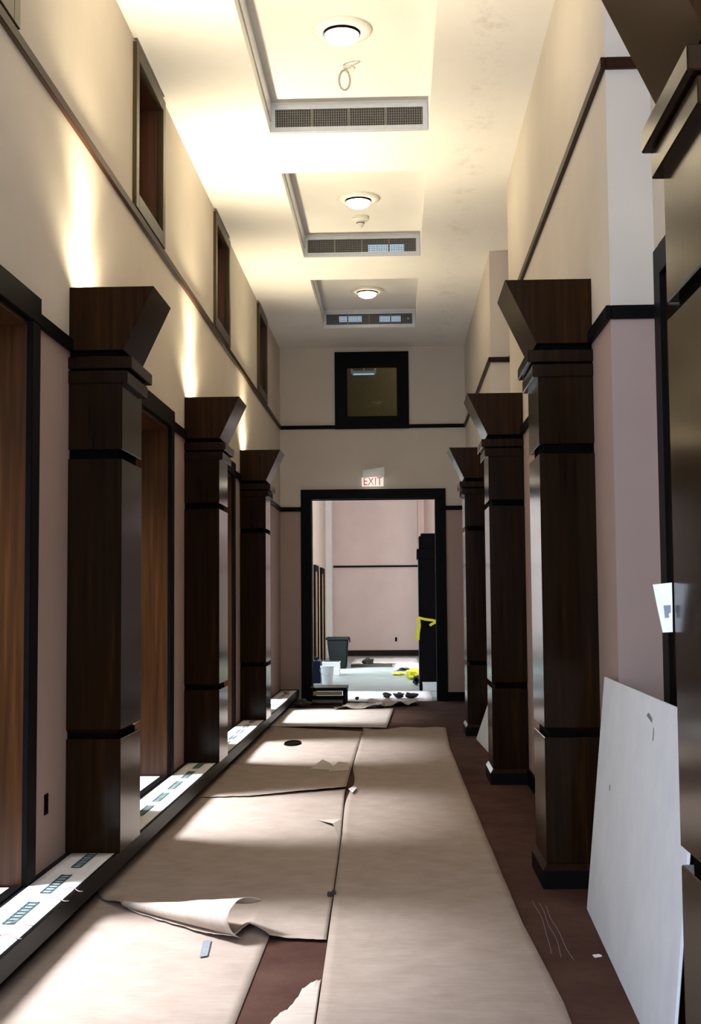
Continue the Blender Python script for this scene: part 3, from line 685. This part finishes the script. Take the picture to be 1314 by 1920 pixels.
for i, y in enumerate((31.6, 34.2)):
    d = thing(f'door_{i+9}', None, None, (-2.05, y, 0), kind='structure'); d['label'] = 'ochre door with dark casing on the far hall left wall'
    MB().box((-2.06, y-.55, 0), (-2.03, y+.55, 2.35)).build('door_leaf', M_OCHRE, d)
    MB().box((-2.06, y+.55, 0), (-2.0, y+.72, 2.5)).build('casing', M_BIN, d); MB().box((-2.06, y-.72, 0), (-2.0, y-.55, 2.5)).build('casing', M_BIN, d)
    MB().box((-2.06, y-.55, 2.35), (-2.0, y+.55, 2.5)).build('head_casing', M_BIN, d)
o = thing('wall_outlet', 'small dark outlet on the pink end wall beyond the doorway', 'outlet', (-.055, EY, .4))
MB().box((-.09, EY-.012, .42), (-.03, EY, .54)).build('plate', M_BIN, o); MB().box((-.075, EY-.016, .45), (-.045, EY-.012, .51)).build('socket', M_GROOVE, o)
# dark column beyond
c = thing('column', 'dark wooden column seen through the doorway at its right, yellow tape on it', 'column', (.66, 23.1, 0))
MB().box((.375, 22.8, 0), (1.3, 23.4, 2.35)).build('shaft', M_BLACK, c, bevel=.004)
MB().box((.35, 22.77, 2.35), (1.3, 23.43, 2.53)).build('collar', M_BLACK, c, bevel=.004)
MB().box((.39, 22.8, 2.53), (1.3, 23.4, 2.76)).build('upper_shaft', M_BLACK, c, bevel=.004)
MB().box((.425, 22.8, 2.76), (1.3, 23.4, 2.81)).build('capital', M_BLACK, c, bevel=.004)

def ribbon(name, label, pts, w, mat, up=(0, 0, 1)):
    pts = [Vector(p) for p in pts]; vs = []
    for i, p in enumerate(pts):
        t = (pts[min(i+1, len(pts)-1)]-pts[max(i-1, 0)]).normalized(); s = t.cross(Vector((0, 1, 0))).normalized()*w/2
        vs += [p-s, p+s]
    o = MB().add(vs, [(2*i, 2*i+1, 2*i+3, 2*i+2) for i in range(len(pts)-1)]).build(name, mat, solid=.002); tag(o, label, 'tape'); return o
ribbon('barrier_tape', 'yellow tape tied round the dark column beyond the doorway', [(.36, 22.76, 1.30), (.48, 22.74, 1.27), (.62, 22.72, 1.25), (.68, 22.72, 1.235), (.66, 22.70, 1.21), (.60, 22.71, 1.18), (.565, 22.72, 1.16)], .045, M_YELLOW)
ribbon('barrier_tape', 'yellow tape end hanging down the left of the dark column beyond', [(.365, 22.76, 1.28), (.375, 22.76, 1.15), (.352, 22.75, 1.02), (.345, 22.76, .90)], .07, M_YELLOW)
def crumple(name, label, cat, c, size, mat, seed, n=2, group=None):
    bm = bmesh.new(); bmesh.ops.create_icosphere(bm, subdivisions=n, radius=1)
    for v in bm.verts:
        k = .7+.6*mnoise.noise(v.co*1.7+Vector((seed, seed*2, 0))); v.co = Vector((v.co.x*size[0]*k, v.co.y*size[1]*k, max(0, v.co.z*.5+.5)*size[2]*(.6+.5*k)))
    zmin = min(v.co.z for v in bm.verts)
    for v in bm.verts: v.co.z -= zmin
    me = bpy.data.meshes.new(name); bm.to_mesh(me); bm.free(); me.materials.append(mat)
    o = bpy.data.objects.new(name, me); COL.objects.link(o); o.location = c; WLOC[o.name] = Vector(c); tag(o, label, cat, group); return o
crumple('crumpled_tape', 'heap of crumpled yellow tape at the foot of the dark column', 'tape', (.30, 26.0, 0), (.20, .35, .24), M_YELLOW, 3)
crumple('crumpled_tape', 'smaller crumpled yellow tape left of the yellow heap', 'tape', (.0, 27.6, 0), (.22, .3, .07), M_YELLOW, 5)
crumple('dark_bag', 'dark bundle between yellow heap and white box beyond the doorway', 'bag', (.34, 24.3, 0), (.09, .25, .20), M_BLUE, 9)
# bin
b = thing('waste_bin', 'tall dark grey bin at the left beyond the doorway', 'bin', (-1.46, 30.5, 0))
MB().hull8([(-1.62, 30.3, 0), (-1.24, 30.3, 0), (-1.24, 30.75, 0), (-1.62, 30.75, 0)], [(-1.69, 30.2, .68), (-1.20, 30.2, .68), (-1.20, 30.85, .68), (-1.69, 30.85, .68)]).build('body', M_BIN, b, bevel=.02)
MB().box((-1.72, 30.17, .68), (-1.17, 30.88, .745)).build('rim', M_BIN, b, bevel=.015)
MB().box((-1.17, 30.4, .62), (-1.15, 30.65, .70)).build('handle', M_BIN, b)
b = thing('white_bucket', 'white bucket standing before the white carton beyond the doorway', 'bucket', (-1.38, 24.7, 0))
MB().lathe((-1.38, 24.7, 0), [(.10, 0), (.125, .30), (.125, .34)], 24).build('body', M_WHITE, b, smooth=False)
MB().lathe((-1.38, 24.7, .32), [(.133, 0), (.137, .01), (.137, .03), (.13, .035)], 24).build('lid', M_WHITE, b)
MB().tube([(-1.38+.135*math.cos(a), 24.57, .30-.13*math.sin(a)) for a in [math.pi*k/10 for k in range(11)]], .004, 6).build('wire_handle', M_ALU, b)
b = thing('white_carton', 'white carton behind the white bucket beyond the doorway', 'box', (-1.52, 27.7, 0))
MB().box((-1.64, 27.5, 0), (-1.27, 27.9, .30)).build('body', M_WHITE, b, bevel=.006); MB().box((-1.645, 27.49, .26), (-1.265, 27.91, .30)).build('lid', M_WHITE, b)
b = thing('tool_case', 'dark blue upright case left of the white bucket', 'case', (-1.6, 25.2, 0))
MB().box((-1.72, 25.0, 0), (-1.53, 25.5, .44)).build('body', M_BLUE, b, bevel=.015); MB().box((-1.66, 25.2, .44), (-1.60, 25.3, .50)).build('handle', M_BLUE, b)
b = thing('white_box', 'white box lying at the right foot of the end doorway', 'box', (.56, 23.6, 0))
MB().box((.43, 22.7, 0), (.74, 22.77, .15)).build('body', M_WHITE, b, bevel=.006); MB().box((.425, 22.69, .13), (.745, 22.775, .155)).build('lid', M_WHITE, b)
# low cart / step in the doorway
b = thing('low_platform_cart', 'low black cart with pale timber deck at the left of the doorway', 'cart', (-1.1, 19.9, 0))
for x in (-1.36, -.86):
    for y in (19.7, 20.3): MB().box((x, y, 0), (x+.05, y+.05, .22)).build('leg', M_BLACK, b)
MB().box((-1.38, 19.68, .22), (-.80, 20.36, .27)).build('top_frame', M_BLACK, b, bevel=.005)
MB().box((-1.32, 19.66, .155), (-.87, 19.68, .215)).build('deck_board', M_SOFTWOOD, b); MB().box((-1.34, 19.69, .05), (-.86, 20.3, .09)).build('lower_shelf', M_SOFTWOOD, b)
MB().box((-1.38, 19.64, .09), (-.82, 19.68, .15)).build('rail', M_BLACK, b)
crumple('dark_bag', 'dark heap of rags against the left ledge by the doorway', 'bag', (-1.46, 19.2, 0), (.16, .30, .14), M_BROWNDEB, 12)
slab('timber_offcut', 'pale stick lying on the far end of the ledge', 'offcut', [(-1.80, 19.9), (-1.76, 19.95), (-1.66, 19.3), (-1.69, 19.28)], KH+.01, .02, M_SOFTWOOD)
# loose papers and rags on the floor by the doorway
def loose(name, label, pts, z, seed, mat=M_KRAFT2, amp=.03):
    c = [sum(p[i] for p in pts)/4 for i in (0, 1)]
    def fn(u, v):
        p = [pts[0][i]*(1-u)*(1-v)+pts[1][i]*u*(1-v)+pts[2][i]*u*v+pts[3][i]*(1-u)*v for i in (0, 1)]
        return (p[0], p[1], z+amp*max(0, .3+nz(p[0]*6, p[1]*3, 1, seed)))
    o = MB().grid(fn, 12, 10).build(name, mat, smooth=True, solid=.001); tag(o, label, 'paper', 'loose papers by the doorway'); return o
loose('loose_paper', 'crinkled paper sheet lying left of centre before the doorway', [(-.95, 18.55), (-.20, 18.75), (-.25, 19.4), (-.80, 19.3)], .034, 1, M_KRAFT2, .08)
loose('loose_paper', 'crinkled paper sheet with dark torn edge nearest the doorway right side', [(-.30, 19.2), (.30, 19.5), (.28, 20.2), (-.50, 20.1)], .02, 2, M_KRAFT2, .09)
loose('loose_paper', 'white sheet spread over the threshold of the doorway', [(-.9, 20.3), (.55, 20.3), (.55, 22.6), (-.9, 22.6)], .006, 3, M_WPAPER, .01)
loose('loose_paper', 'white sheet far back by the pink end wall', [(-1.2, 32.5), (.5, 32.5), (.5, 35.5), (-1.2, 35.5)], .01, 4, M_WPAPER, .02)
loose('loose_paper', 'white crumpled sheet before the dark column beyond', [(-.1, 29.2), (.5, 29.2), (.5, 31.5), (-.05, 31.5)], .02, 5, M_WPAPER, .10)
for k, (x, y, s, lab) in enumerate(((-.19, 20.95, .10, 'leftmost of the three dark rags on the white threshold sheet'), (.0, 20.85, .12, 'middle of the three dark rags on the white threshold sheet'), (.20, 20.85, .15, 'rightmost of the three dark rags on the white threshold sheet'))):
    crumple('dark_rag', lab, 'rag', (x, y, .012), (s, .16, .10), M_BROWNDEB, 20+k, 2, 'dark rags by the doorway')
crumple('dark_rag', 'small dark knob of debris on the crinkled paper before the doorway', 'rag', (-.62, 19.05, .125), (.035, .06, .06), M_BROWNDEB, 31)
slab('debris_plank', 'thin dark plank lying on the floor before the pink end wall', 'plank', [(-1.15, 30.9), (-.15, 31.0), (-.15, 31.3), (-1.15, 31.25)], 0, .06, M_BROWNDEB)
crumple('paper_tent', 'small brown crumpled paper peak behind the dark plank', 'paper', (-.74, 31.6, 0), (.16, .2, .22), M_BROWNDEB, 15)

# back of the corridor behind the camera: wall with a big window opening
mb = MB()
mb.box((LW, Y0-.2, 0), (-1.7, Y0, HC), 0); mb.box((1.0, Y0-.2, 0), (1.62, Y0, HC), 0); mb.box((-1.7, Y0-.2, 5.1), (1.0, Y0, HC), 0); mb.box((-1.7, Y0-.2, 0), (1.0, Y0, .9), 0)
struct(mb.build('wall_back', M_UP), 'wall behind the camera with a big window opening')
